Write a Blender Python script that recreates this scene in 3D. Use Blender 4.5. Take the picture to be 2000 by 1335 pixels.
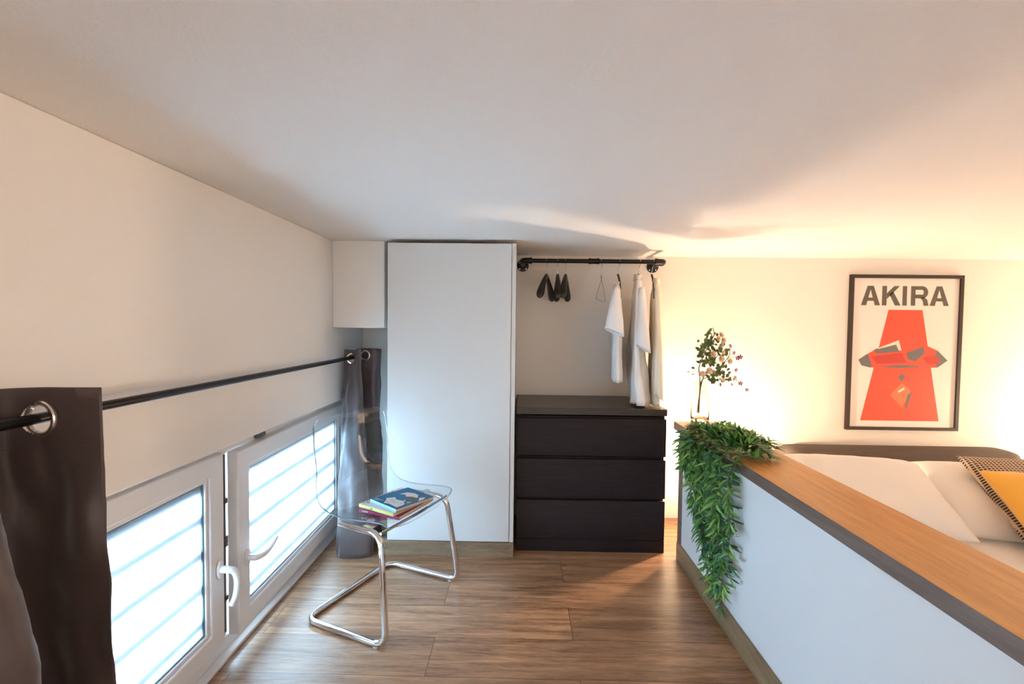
import bpy, bmesh, math, random
from mathutils import Vector, Matrix, Euler, noise

sc = bpy.context.scene
for o in list(bpy.data.objects):
    bpy.data.objects.remove(o)
COL = sc.collection
R = math.radians

# ------------------------------------------------------------------ camera
CAM_H = 1.224
cam = bpy.data.cameras.new('camera')
cam.sensor_width = 36.0
cam.lens = 953.18 / 2000 * 36.0
cam.clip_start = 0.01
camo = bpy.data.objects.new('camera', cam)
COL.objects.link(camo)
_p, _y, _r = -0.035, -0.0172, 0.011
_f = Vector((math.sin(_y) * math.cos(_p), math.cos(_y) * math.cos(_p), math.sin(_p)))
_ri = Vector((math.cos(_y), -math.sin(_y), 0))
_up = _ri.cross(_f)
_r2 = math.cos(_r) * _ri + math.sin(_r) * _up
_u2 = -math.sin(_r) * _ri + math.cos(_r) * _up
camo.matrix_world = Matrix(((_r2.x, _u2.x, -_f.x, 0), (_r2.y, _u2.y, -_f.y, 0), (_r2.z, _u2.z, -_f.z, CAM_H), (0, 0, 0, 1)))
sc.camera = camo

# ------------------------------------------------------------------ world, exposure
sc.view_settings.view_transform = 'Standard'
sc.view_settings.look = 'None'
sc.view_settings.exposure = 0.7
sc.view_settings.gamma = 1.0
sc.view_settings.use_curve_mapping = False
sc.cycles.max_bounces = 20
sc.cycles.transmission_bounces = 20
sc.cycles.transparent_max_bounces = 20
w = bpy.data.worlds.new('world')
sc.world = w
w.use_nodes = True
w.node_tree.nodes['Background'].inputs[0].default_value = (1.0, 0.86, 0.745, 1)
w.node_tree.nodes['Background'].inputs[1].default_value = 1.35

# ------------------------------------------------------------------ daylight outside the low window
la = bpy.data.lights.new('daylight', 'AREA')
la.shape = 'RECTANGLE'
la.size = 0.6
la.size_y = 3.6
la.energy = 545
la.color = (0.48, 0.76, 1.0)
lo = bpy.data.objects.new('daylight', la)
COL.objects.link(lo)
lo.matrix_world = Matrix.Translation((-2.1, 1.75, 0.95)) @ Euler((0, R(-90), 0)).to_matrix().to_4x4()
LAMP_POWER = 1750.0
LAMP_COL = (1.0, 0.745, 0.51)

# ------------------------------------------------------------------ materials
def mat(name, col=(0.8, 0.8, 0.8), rough=0.5, metal=0.0, bump=0.0, bscale=200.0, var=0.0, vscale=6.0, **kw):
    m = bpy.data.materials.new(name)
    m.use_nodes = True
    nt = m.node_tree
    b = nt.nodes['Principled BSDF']
    b.inputs['Base Color'].default_value = (*col, 1)
    b.inputs['Roughness'].default_value = rough
    b.inputs['Metallic'].default_value = metal
    for k, v in kw.items():
        b.inputs[k.replace('_', ' ')].default_value = v
    if bump or var:
        tc = nt.nodes.new('ShaderNodeTexCoord')
    if bump:
        n = nt.nodes.new('ShaderNodeTexNoise')
        n.inputs['Scale'].default_value = bscale
        n.inputs['Detail'].default_value = 3
        nt.links.new(tc.outputs['Object'], n.inputs['Vector'])
        bp = nt.nodes.new('ShaderNodeBump')
        bp.inputs['Strength'].default_value = bump
        bp.inputs['Distance'].default_value = 0.01
        nt.links.new(n.outputs['Fac'], bp.inputs['Height'])
        nt.links.new(bp.outputs['Normal'], b.inputs['Normal'])
    if var:
        n2 = nt.nodes.new('ShaderNodeTexNoise')
        n2.inputs['Scale'].default_value = vscale
        n2.inputs['Detail'].default_value = 4
        nt.links.new(tc.outputs['Object'], n2.inputs['Vector'])
        mx = nt.nodes.new('ShaderNodeMix')
        mx.data_type = 'RGBA'
        mx.inputs['A'].default_value = (*[c * (1 - var) for c in col], 1)
        mx.inputs['B'].default_value = (*[min(1, c * (1 + var)) for c in col], 1)
        nt.links.new(n2.outputs['Fac'], mx.inputs['Factor'])
        nt.links.new(mx.outputs['Result'], b.inputs['Base Color'])
    return m

def wood(name, dark, light, stretch=(1, 14, 14), scale=3.0, rough=0.45, planks=None, bump=0.05, contrast=(0.32, 0.68)):
    """grain runs along the axis with the smallest stretch"""
    m = bpy.data.materials.new(name)
    m.use_nodes = True
    nt = m.node_tree
    N, Lk = nt.nodes.new, nt.links.new
    b = nt.nodes['Principled BSDF']
    tc = N('ShaderNodeTexCoord')
    mp = N('ShaderNodeMapping')
    mp.inputs['Scale'].default_value = stretch
    vec = tc.outputs['Object']
    if planks:
        bk = N('ShaderNodeTexBrick')
        mp0 = N('ShaderNodeMapping')
        mp0.inputs['Location'].default_value = planks['loc']
        Lk(vec, mp0.inputs['Vector'])
        Lk(mp0.outputs['Vector'], bk.inputs['Vector'])
        bk.offset = planks['offset']
        bk.inputs['Color1'].default_value = (0, 0, 0, 1)
        bk.inputs['Color2'].default_value = (1, 1, 1, 1)
        bk.inputs['Mortar'].default_value = (0.5, 0.5, 0.5, 1)
        bk.inputs['Scale'].default_value = 1
        bk.inputs['Mortar Size'].default_value = 0.0012
        bk.inputs['Mortar Smooth'].default_value = 0.2
        bk.inputs['Brick Width'].default_value = planks['w']
        bk.inputs['Row Height'].default_value = planks['h']
        sh = N('ShaderNodeVectorMath')
        sh.operation = 'MULTIPLY_ADD'
        Lk(bk.outputs['Color'], sh.inputs[0])
        sh.inputs[1].default_value = (7.3, 3.1, 5.7)
        Lk(vec, sh.inputs[2])
        Lk(sh.outputs['Vector'], mp.inputs['Vector'])
    else:
        Lk(vec, mp.inputs['Vector'])
    n1 = N('ShaderNodeTexNoise')
    n1.inputs['Scale'].default_value = scale
    n1.inputs['Detail'].default_value = 6
    n1.inputs['Roughness'].default_value = 0.6
    n1.inputs['Distortion'].default_value = 0.6
    Lk(mp.outputs['Vector'], n1.inputs['Vector'])
    n2 = N('ShaderNodeTexNoise')
    n2.inputs['Scale'].default_value = scale * 9
    n2.inputs['Detail'].default_value = 3
    Lk(mp.outputs['Vector'], n2.inputs['Vector'])
    ad = N('ShaderNodeMix')
    ad.data_type = 'FLOAT'
    ad.inputs[0].default_value = 0.3
    Lk(n1.outputs['Fac'], ad.inputs[2])
    Lk(n2.outputs['Fac'], ad.inputs[3])
    cr = N('ShaderNodeValToRGB')
    cr.color_ramp.elements[0].position = contrast[0]
    cr.color_ramp.elements[0].color = (*dark, 1)
    cr.color_ramp.elements[1].position = contrast[1]
    cr.color_ramp.elements[1].color = (*light, 1)
    Lk(ad.outputs[0], cr.inputs['Fac'])
    out = cr.outputs['Color']
    if planks:
        tone = N('ShaderNodeMapRange')
        tone.inputs['To Min'].default_value = 0.84
        tone.inputs['To Max'].default_value = 1.12
        Lk(bk.outputs['Color'], tone.inputs['Value'])
        ml = N('ShaderNodeMix')
        ml.data_type = 'RGBA'
        ml.blend_type = 'MULTIPLY'
        ml.inputs['Factor'].default_value = 1
        Lk(out, ml.inputs['A'])
        Lk(tone.outputs['Result'], ml.inputs['B'])
        sm = N('ShaderNodeMix')
        sm.data_type = 'RGBA'
        Lk(bk.outputs['Fac'], sm.inputs['Factor'])
        Lk(ml.outputs['Result'], sm.inputs['A'])
        sm.inputs['B'].default_value = (*[c * 0.45 for c in dark], 1)
        out = sm.outputs['Result']
    Lk(out, b.inputs['Base Color'])
    b.inputs['Roughness'].default_value = rough
    if bump:
        bp = N('ShaderNodeBump')
        bp.inputs['Strength'].default_value = bump
        bp.inputs['Distance'].default_value = 0.004
        Lk(ad.outputs[0], bp.inputs['Height'])
        Lk(bp.outputs['Normal'], b.inputs['Normal'])
    return m

def islands(name, cols, rough=0.45, trans=0.0):
    """one tone per separate leaf"""
    m = bpy.data.materials.new(name)
    m.use_nodes = True
    nt = m.node_tree
    b = nt.nodes['Principled BSDF']
    g = nt.nodes.new('ShaderNodeNewGeometry')
    cr = nt.nodes.new('ShaderNodeValToRGB')
    e = cr.color_ramp.elements
    e[0].color = (*cols[0], 1)
    e[1].color = (*cols[-1], 1)
    for i, c in enumerate(cols[1:-1]):
        x = e.new((i + 1) / (len(cols) - 1))
        x.color = (*c, 1)
    nt.links.new(g.outputs['Random Per Island'], cr.inputs['Fac'])
    nt.links.new(cr.outputs['Color'], b.inputs['Base Color'])
    b.inputs['Roughness'].default_value = rough
    b.inputs['Subsurface Weight'].default_value = 0
    return m

def glass(name, col, ior=1.49, rough=0.0):
    return mat(name, col, rough, Transmission_Weight=1.0, IOR=ior)

M = {}
M['plaster'] = mat('white_plaster', (0.83, 0.80, 0.765), 0.9, bump=0.12, bscale=260)
M['plaster_back'] = mat('cream_plaster', (0.80, 0.735, 0.665), 0.9, bump=0.12, bscale=260)
M['ceiling'] = mat('ceiling_plaster', (0.83, 0.79, 0.75), 0.92, bump=0.25, bscale=140)
M['lacquer'] = mat('white_lacquer', (0.665, 0.66, 0.645), 0.4)
M['panel'] = mat('white_panel', (0.84, 0.85, 0.86), 0.5)
M['pvc'] = mat('white_pvc', (0.80, 0.78, 0.77), 0.3)
M['gasket'] = mat('grey_gasket', (0.10, 0.17, 0.22), 0.4)
M['hardware'] = mat('window_hardware', (0.12, 0.11, 0.11), 0.35, 0.6)
M['floor'] = wood('floor_planks', (0.115, 0.046, 0.021), (0.52, 0.285, 0.150), (1.1, 12, 12), 2.6, 0.34,
                  planks=dict(loc=(0.39 - 0.61 + 1.22, -1.65 + 0.2135 * 12, 0), offset=0.4426, w=1.22, h=0.2135), bump=0.04)
M['oak'] = wood('ledge_oak', (0.46, 0.185, 0.040), (0.76, 0.375, 0.105), (14, 1.2, 14), 3.2, 0.4, contrast=(0.25, 0.75))
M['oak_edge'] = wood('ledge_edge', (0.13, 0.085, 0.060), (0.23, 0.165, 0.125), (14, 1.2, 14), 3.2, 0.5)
M['skirt'] = wood('skirting_oak', (0.17, 0.105, 0.055), (0.38, 0.25, 0.13), (12, 1.3, 12), 3, 0.5)
M['plinth'] = wood('plinth_oak', (0.13, 0.085, 0.05), (0.33, 0.23, 0.14), (1.3, 12, 12), 3, 0.5)
M['black_wood'] = wood('black_brown_veneer', (0.009, 0.006, 0.008), (0.022, 0.016, 0.019), (1.5, 20, 20), 4, 0.5, bump=0.03)
M['black_wood'].node_tree.nodes['Principled BSDF'].inputs['Specular IOR Level'].default_value = 0.22
M['black_top'] = wood('lit_dark_top', (0.02, 0.014, 0.012), (0.05, 0.036, 0.03), (1.5, 20, 20), 4, 0.34, bump=0.02)  # lamp bounce on the chest top put into a lighter brown, also glossier
M['black'] = mat('black_iron', (0.012, 0.011, 0.011), 0.38, 0.4)
M['black_rod'] = mat('black_rod', (0.012, 0.011, 0.012), 0.3, 0.5)
M['black_plastic'] = mat('black_plastic', (0.012, 0.011, 0.010), 0.35)
M['chrome'] = mat('chrome', (0.75, 0.75, 0.76), 0.07, 1.0)
M['steel'] = mat('brushed_steel', (0.70, 0.66, 0.62), 0.25, 1.0)
def sheet():
    m = bpy.data.materials.new('clear_polycarbonate')
    m.use_nodes = True
    nt = m.node_tree
    nt.nodes.remove(nt.nodes['Principled BSDF'])
    tr = nt.nodes.new('ShaderNodeBsdfTransparent'); tr.inputs['Color'].default_value = (0.935, 0.962, 0.972, 1)
    gl = nt.nodes.new('ShaderNodeBsdfGlossy'); gl.inputs['Roughness'].default_value = 0.02
    fr = nt.nodes.new('ShaderNodeFresnel'); fr.inputs['IOR'].default_value = 1.58
    mx = nt.nodes.new('ShaderNodeMixShader')
    ge = nt.nodes.new('ShaderNodeNewGeometry')
    mr = nt.nodes.new('ShaderNodeMapRange'); mr.inputs['To Min'].default_value = 1.58; mr.inputs['To Max'].default_value = 1 / 1.58
    nt.links.new(ge.outputs['Backfacing'], mr.inputs['Value']); nt.links.new(mr.outputs['Result'], fr.inputs['IOR'])
    nt.links.new(fr.outputs['Fac'], mx.inputs['Fac']); nt.links.new(tr.outputs['BSDF'], mx.inputs[1]); nt.links.new(gl.outputs['BSDF'], mx.inputs[2])
    nt.links.new(mx.outputs['Shader'], nt.nodes['Material Output'].inputs['Surface'])
    return m
M['clear'] = sheet()
M['clear_edge'] = mat('polished_clear_edge', (0.16, 0.22, 0.25), 0.08, Transmission_Weight=0.35, IOR=1.5)
M['vase'] = glass('pink_tinted_glass', (0.91, 0.76, 0.68), 1.45)
M['disc'] = mat('frosted_disc', (0.55, 0.55, 0.55), 0.4)
M['curtain'] = mat('brown_satin', (0.070, 0.047, 0.045), 0.42, bump=0.06, bscale=500, Sheen_Weight=0.4)
M['cloth_white'] = mat('white_cotton', (0.90, 0.88, 0.86), 0.9, bump=0.08, bscale=300)
M['cloth_cream'] = mat('cream_cotton', (0.88, 0.78, 0.62), 0.9, bump=0.08, bscale=300)
M['bedding'] = mat('white_bedding', (0.83, 0.79, 0.75), 0.9, bump=0.10, bscale=22)
M['sofa'] = mat('grey_brown_linen', (0.085, 0.063, 0.050), 0.85, bump=0.15, bscale=350, var=0.15, vscale=60)
M['yellow'] = mat('yellow_velvet', (0.86, 0.42, 0.02), 0.5, Sheen_Weight=0.3)
M['frame'] = mat('poster_frame', (0.030, 0.017, 0.010), 0.55)
M['paper'] = mat('poster_paper', (0.74, 0.67, 0.61), 0.4)
M['ink'] = mat('dark_ink', (0.10, 0.085, 0.07), 0.5)
M['red'] = mat('red_ink', (0.75, 0.075, 0.035), 0.45)
M['deepred'] = mat('deep_red_ink', (0.50, 0.035, 0.025), 0.45)
M['cream_ink'] = mat('cream_ink', (0.75, 0.60, 0.48), 0.5)
M['orange_ink'] = mat('orange_ink', (0.80, 0.16, 0.06), 0.5)
M['slate_ink'] = mat('slate_ink', (0.13, 0.13, 0.13), 0.5)
M['blue_cover'] = mat('blue_cover', (0.004, 0.16, 0.36), 0.5, Specular_IOR_Level=0.3)
M['blue_spine'] = mat('pale_blue_spine', (0.30, 0.55, 0.70), 0.4)
M['white_cover'] = mat('white_cover', (0.80, 0.80, 0.80), 0.35)
M['yellow_spine'] = mat('lime_spine', (0.66, 0.66, 0.18), 0.4)
M['magenta'] = mat('magenta_cover', (0.30, 0.025, 0.09), 0.35)
M['pages'] = mat('book_pages', (0.72, 0.56, 0.40), 0.8, bump=0.1, bscale=400)
M['white_ink'] = mat('white_ink', (0.8, 0.82, 0.84), 0.5)
M['stem'] = mat('brown_stem', (0.09, 0.055, 0.03), 0.7)
M['green_stem'] = mat('green_stem', (0.06, 0.11, 0.03), 0.6)
M['leaf'] = islands('bamboo_leaves', [(0.010, 0.08, 0.03), (0.025, 0.17, 0.05), (0.10, 0.30, 0.03), (0.015, 0.13, 0.07), (0.28, 0.48, 0.06), (0.03, 0.17, 0.03)], 0.36)
M['bleaf'] = islands('bouquet_leaves', [(0.03, 0.06, 0.025), (0.07, 0.12, 0.03), (0.16, 0.20, 0.04), (0.05, 0.09, 0.04)], 0.5)
M['blossom'] = islands('cream_petals', [(0.74, 0.52, 0.36), (0.82, 0.68, 0.52), (0.70, 0.46, 0.24)], 0.7)
M['purple'] = islands('purple_petals', [(0.17, 0.015, 0.07), (0.30, 0.025, 0.13), (0.22, 0.02, 0.10)], 0.6)
M['lamp_white'] = mat('lamp_metal', (0.6, 0.58, 0.55), 0.4)
M['iron_bar'] = mat('grille_paint', (0.10, 0.13, 0.16), 0.5)

def houndstooth():
    m = bpy.data.materials.new('woven_check')
    m.use_nodes = True
    nt = m.node_tree
    b = nt.nodes['Principled BSDF']
    tc = nt.nodes.new('ShaderNodeTexCoord')
    mp = nt.nodes.new('ShaderNodeMapping')
    mp.inputs['Scale'].default_value = (1, 1, 0)
    bk = nt.nodes.new('ShaderNodeTexBrick')
    bk.offset = 0.0
    bk.inputs['Color1'].default_value = (0.035, 0.018, 0.022, 1)
    bk.inputs['Color2'].default_value = (0.05, 0.03, 0.03, 1)
    bk.inputs['Mortar'].default_value = (0.62, 0.47, 0.33, 1)
    bk.inputs['Scale'].default_value = 1
    bk.inputs['Mortar Size'].default_value = 0.0026
    bk.inputs['Mortar Smooth'].default_value = 0.3
    bk.inputs['Brick Width'].default_value = 0.0135
    bk.inputs['Row Height'].default_value = 0.0115
    nt.links.new(tc.outputs['Object'], mp.inputs['Vector'])
    nt.links.new(mp.outputs['Vector'], bk.inputs['Vector'])
    nt.links.new(bk.outputs['Color'], b.inputs['Base Color'])
    b.inputs['Roughness'].default_value = 0.9
    return m
M['check'] = houndstooth()

def frosted():
    m = bpy.data.materials.new('frosted_pane')
    m.use_nodes = True
    nt = m.node_tree
    nt.nodes.remove(nt.nodes['Principled BSDF'])
    out = nt.nodes['Material Output']
    t = nt.nodes.new('ShaderNodeBsdfTranslucent')
    t.inputs['Color'].default_value = (0.92, 0.96, 1.0, 1)
    g = nt.nodes.new('ShaderNodeBsdfGlossy')
    g.inputs['Roughness'].default_value = 0.12
    fr = nt.nodes.new('ShaderNodeFresnel')
    fr.inputs['IOR'].default_value = 1.35
    mx = nt.nodes.new('ShaderNodeMixShader')
    nt.links.new(fr.outputs['Fac'], mx.inputs['Fac'])
    nt.links.new(t.outputs['BSDF'], mx.inputs[1])
    nt.links.new(g.outputs['BSDF'], mx.inputs[2])
    nt.links.new(mx.outputs['Shader'], out.inputs['Surface'])
    return m
M['frosted'] = frosted()

def glow(name, col, strength):
    m = bpy.data.materials.new(name)
    m.use_nodes = True
    b = m.node_tree.nodes['Principled BSDF']
    b.inputs['Base Color'].default_value = (1, 0.9, 0.8, 1)
    b.inputs['Emission Color'].default_value = (*col, 1)
    b.inputs['Emission Strength'].default_value = strength
    return m
M['bulb'] = glow('warm_bulb', LAMP_COL, LAMP_POWER)
M['bulb_dim'] = glow('dim_warm_bulb', LAMP_COL, LAMP_POWER * 1.05)

# ------------------------------------------------------------------ mesh helpers
def box(bm, x0, x1, y0, y1, z0, z1, mi=0):
    v = [bm.verts.new((x, y, z)) for z in (z0, z1) for y in (y0, y1) for x in (x0, x1)]
    for q in ((0, 2, 3, 1), (4, 5, 7, 6), (0, 1, 5, 4), (2, 6, 7, 3), (0, 4, 6, 2), (1, 3, 7, 5)):
        f = bm.faces.new([v[i] for i in q])
        f.material_index = mi
    return v

def loft(bm, rings, closed=True, cap=True, mi=0):
    """rings: list of equal length point lists"""
    V = [[bm.verts.new(p) for p in r] for r in rings]
    n = len(rings[0])
    for a, b in zip(V, V[1:]):
        for i in range(n if closed else n - 1):
            f = bm.faces.new((a[i], a[(i + 1) % n], b[(i + 1) % n], b[i]))
            f.material_index = mi
    if cap and closed:
        for r, fl in ((V[0], True), (V[-1], False)):
            f = bm.faces.new(list(reversed(r)) if fl else r)
            f.material_index = mi
    return V

def catmull(pts, n=6, closed=False):
    P = [Vector(p) for p in pts]
    out = []
    m = len(P)
    for i in range(m if closed else m - 1):
        if closed:
            p0, p1, p2, p3 = P[i - 1], P[i], P[(i + 1) % m], P[(i + 2) % m]
        else:
            p1, p2 = P[i], P[i + 1]
            p0 = P[i - 1] if i else p1 * 2 - p2
            p3 = P[i + 2] if i + 2 < m else p2 * 2 - p1
        for k in range(n):
            t = k / n
            out.append(0.5 * ((2 * p1) + (p2 - p0) * t + (2 * p0 - 5 * p1 + 4 * p2 - p3) * t * t + (3 * p1 - p0 - 3 * p2 + p3) * t ** 3))
    if not closed:
        out.append(P[-1])
    return out

def fillet(pts, r, n=6):
    """polyline with rounded corners; r a number or a list per inner corner"""
    P = [Vector(p) for p in pts]
    out = [P[0]]
    for i in range(1, len(P) - 1):
        rr = r[i - 1] if isinstance(r, (list, tuple)) else r
        a, b, c = P[i - 1], P[i], P[i + 1]
        d1, d2 = (a - b).normalized(), (c - b).normalized()
        ang = d1.angle(d2)
        t = min(rr / math.tan(ang / 2), (a - b).length * 0.49, (c - b).length * 0.49)
        p1, p2 = b + d1 * t, b + d2 * t
        for k in range(n + 1):
            s = k / n
            out.append((1 - s) ** 2 * p1 + 2 * s * (1 - s) * (b * 0.85 + (p1 + p2) * 0.075) + s * s * p2)
    out.append(P[-1])
    return out

def tube(bm, pts, r, seg=10, closed=False, mi=0):
    P = [Vector(p) for p in pts]
    n = len(P)
    rad = r if isinstance(r, (list, tuple)) else [r] * n
    nrm = None
    rings = []
    for i in range(n):
        if closed:
            t = (P[(i + 1) % n] - P[i - 1]).normalized()
        else:
            t = (P[min(i + 1, n - 1)] - P[max(i - 1, 0)]).normalized()
        if nrm is None:
            nrm = t.orthogonal().normalized()
        else:
            nrm = (nrm - t * nrm.dot(t)).normalized()
        bn = t.cross(nrm)
        rings.append([P[i] + (nrm * math.cos(2 * math.pi * k / seg) + bn * math.sin(2 * math.pi * k / seg)) * rad[i] for k in range(seg)])
    if closed:
        V = [[bm.verts.new(p) for p in q] for q in rings]
        for i in range(n):
            a, b = V[i], V[(i + 1) % n]
            best = min(range(seg), key=lambda s: (a[0].co - b[s].co).length) if i == n - 1 else 0
            for k in range(seg):
                f = bm.faces.new((a[k], a[(k + 1) % seg], b[(k + 1 + best) % seg], b[(k + best) % seg]))
                f.material_index = mi
    else:
        loft(bm, rings, mi=mi)

def lathe(bm, prof, seg=32, c=(0, 0, 0), axis='Z', mi=0):
    rings = []
    for r, z in prof:
        ring = []
        for k in range(seg):
            a = 2 * math.pi * k / seg
            x, y = max(r, 1e-5) * math.cos(a), max(r, 1e-5) * math.sin(a)
            p = {'Z': (x, y, z), 'Y': (x, z, -y), 'X': (z, x, y)}[axis]
            ring.append(Vector(p) + Vector(c))
        rings.append(ring)
    loft(bm, rings, mi=mi)

def obj(name, bm, m, parent=None, bevel=0.0, smooth=True, seg=2, subsurf=0, solid=0.0, angle=35):
    bmesh.ops.recalc_face_normals(bm, faces=bm.faces)
    me = bpy.data.meshes.new(name)
    bm.to_mesh(me)
    bm.free()
    for x in (m if isinstance(m, (list, tuple)) else [m]):
        me.materials.append(M[x] if isinstance(x, str) else x)
    if smooth:
        me.shade_smooth() if hasattr(me, 'shade_smooth') else None
        me.set_sharp_from_angle(angle=R(angle))
    o = bpy.data.objects.new(name, me)
    COL.objects.link(o)
    if solid:
        md = o.modifiers.new('solid', 'SOLIDIFY')
        md.thickness = solid
        md.offset = 0
    if bevel:
        md = o.modifiers.new('bevel', 'BEVEL')
        md.width = bevel
        md.segments = seg
        md.limit_method = 'ANGLE'
        md.angle_limit = R(40)
        md.harden_normals = False
    if subsurf:
        md = o.modifiers.new('sub', 'SUBSURF')
        md.levels = md.render_levels = subsurf
    if parent is not None:
        o.parent = parent
        if parent.get('_world'):
            # meshes written in world coordinates
            o.matrix_parent_inverse = Matrix.Translation(-Vector(parent['_base']))
    return o

def tag(o, label=None, cat=None, group=None, kind=None):
    if label: o['label'] = label
    if cat: o['category'] = cat
    if group: o['group'] = group
    if kind: o['kind'] = kind
    return o

def thing(name, label, cat, loc=(0, 0, 0), rot=(0, 0, 0), group=None, world=True, kind=None):
    """an Empty at the thing's base; world=True: its meshes are written in room coordinates"""
    o = bpy.data.objects.new(name, None)
    o.empty_display_size = 0.05
    COL.objects.link(o)
    o.location = loc
    o.rotation_euler = rot
    if world:
        o['_world'] = 1
        o['_base'] = list(loc)
    return tag(o, label, cat, group, kind)

def sub(name, bm, m, parent, root, **k):
    """a sub-part: child of a part, written in the same coordinates as that part's mesh"""
    o = obj(name, bm, m, None, **k)
    o.parent = parent
    return o

def dup(root, loc, rot, label, name=None):
    r = root.copy()
    COL.objects.link(r)
    r.location = loc
    r.rotation_euler = rot
    r['label'] = label
    for ch in list(root.children):
        c = ch.copy()
        COL.objects.link(c)
        c.parent = r
        for g in ch.children:
            d = g.copy()
            COL.objects.link(d)
            d.parent = c
    return r

def B():
    return bmesh.new()

def poly(bm, pts, mi=0, e=None):
    f = bm.faces.new([bm.verts.new(p) for p in pts])
    f.material_index = mi
    return f

STROKES = {
    'A': [[(0, 0), (.4, 1), (.8, 0)], [(.15, .35), (.65, .35)]],
    'V': [[(0, 1), (.4, 0), (.8, 1)]],
    'L': [[(0, 1), (0, 0), (.6, 0)]],
    'E': [[(.6, 1), (0, 1), (0, 0), (.6, 0)], [(0, .5), (.5, .5)]],
    'N': [[(0, 0), (0, 1), (.65, 0), (.65, 1)]],
    'C': [[(.7, .8), (.5, 1), (.2, 1), (0, .7), (0, .3), (.2, 0), (.5, 0), (.7, .2)]],
    'I': [[(.15, 0), (.15, 1)]],
    'a': [[(.05, .6), (.3, .7), (.5, .55), (.5, 0)], [(.5, .35), (.15, .35), (.0, .18), (.15, 0), (.5, .12)]],
    'l': [[(.1, 0), (.1, 1)]],
    'e': [[(0, .35), (.5, .35), (.45, .62), (.2, .7), (0, .35), (.15, .03), (.5, .1)]],
}
ADV = {'I': .4, 'l': .3, 'a': .65, 'e': .65}

def write(bm, text, o, ux, uy, h, wt=0.16):
    """flat stroke lettering: o origin, ux reading direction, uy up"""
    o, ux, uy = Vector(o), Vector(ux).normalized(), Vector(uy).normalized()
    x = 0
    for ch in text:
        for st in STROKES.get(ch, []):
            for (ax, ay), (bx, by) in zip(st, st[1:]):
                a, b = Vector((ax, ay)), Vector((bx, by))
                d = (b - a).normalized()
                n = Vector((-d.y, d.x)) * wt / 2
                a2, b2 = a - d * wt * 0.4, b + d * wt * 0.4
                poly(bm, [o + (ux * (x + p.x) + uy * p.y) * h for p in (a2 + n, a2 - n, b2 - n, b2 + n)])
        x += ADV.get(ch, .95)
    return x * h

# ================================================================== THE ROOM
CZ = 1.663          # ceiling
LW = -1.007         # left wall
BW = 3.106          # back wall
RW = 4.25
NEAR = -1.6
b = B(); box(b, -1.35, RW + .1, NEAR, BW + .1, -0.1, 0); tag(obj('floor', b, 'floor', smooth=False), kind='structure', label='brown wood-look plank floor')
b = B(); box(b, -1.25, RW + .1, NEAR, BW + .1, CZ, CZ + .1); tag(obj('ceiling', b, 'ceiling', smooth=False), kind='structure', label='low white plaster ceiling')
b = B(); box(b, -1.25, RW + .1, BW, BW + .1, 0, CZ); tag(obj('wall_back', b, 'plaster_back', smooth=False), kind='structure', label='cream back wall')
b = B(); box(b, RW, RW + .1, NEAR, BW, 0, CZ); tag(obj('wall_right', b, 'plaster', smooth=False), kind='structure', label='white wall at the far side of the bed')
WY0, WY1, WZ = 0.55, 2.90, 0.792
b = B()
box(b, -1.25, LW, NEAR, BW, WZ, CZ)
box(b, -1.25, LW, NEAR, WY0, 0, WZ)
box(b, -1.25, LW, WY1, BW, 0, WZ)
tag(obj('wall_left', b, 'plaster', bevel=0.004), kind='structure', label='white wall above the low window')
# boxed-in beam between the left wall and the wardrobe
b = B(); box(b, LW, -0.728, 2.60, BW, 1.199, CZ); tag(obj('trim_1', b, 'plaster', bevel=0.004), kind='structure', label='boxed-in corner under the ceiling left of the wardrobe')

# ------------------------------------------------------------------ the low window
win = thing('window_1', 'white low double window at floor level', None, (-1.09, 1.72, 0), kind='structure')
def ring(bm, x0, x1, y0, y1, z0, z1, t):
    """rectangular frame in the YZ plane, t = bar widths (left, right, bottom, top)"""
    l, r_, bo, to = t
    outer = [(y0, z0), (y1, z0), (y1, z1), (y0, z1)]
    inner = [(y0 + l, z0 + bo), (y1 - r_, z0 + bo), (y1 - r_, z1 - to), (y0 + l, z1 - to)]
    O0 = [bm.verts.new((x0, *p)) for p in outer]; O1 = [bm.verts.new((x1, *p)) for p in outer]
    I0 = [bm.verts.new((x0, *p)) for p in inner]; I1 = [bm.verts.new((x1, *p)) for p in inner]
    for i in range(4):
        j = (i + 1) % 4
        bm.faces.new((O0[i], O0[j], I0[j], I0[i]))
        bm.faces.new((O1[i], I1[i], I1[j], O1[j]))
        bm.faces.new((O0[i], O1[i], O1[j], O0[j]))
        bm.faces.new((I0[i], I0[j], I1[j], I1[i]))
b = B(); ring(b, -1.16, -1.078, WY0, WY1, 0.0, WZ, (0.045, 0.055, 0.062, 0.052)); box(b, -1.16, -1.082, 1.69, 1.776, 0.05, 0.77)
obj('window_frame', b, 'pvc', win, bevel=0.003)
b = B()
box(b, -1.0805, -1.074, 1.738, 1.750, 0.08, 0.74)
for z, h in ((0.20, .018), (0.40, .04), (0.56, .02)): box(b, -1.0805, -1.068, 1.738, 1.752, z, z + h)
box(b, -1.082, -1.066, 1.95, 2.02, 0.752, 0.766)
obj('lock_strip', b, 'hardware', win, bevel=0.001)
b = B(); box(b, -1.0775, -1.045, WY0, WY1, 0.0, 0.012)
obj('window_sill', b, 'pvc', win, bevel=0.002)

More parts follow.
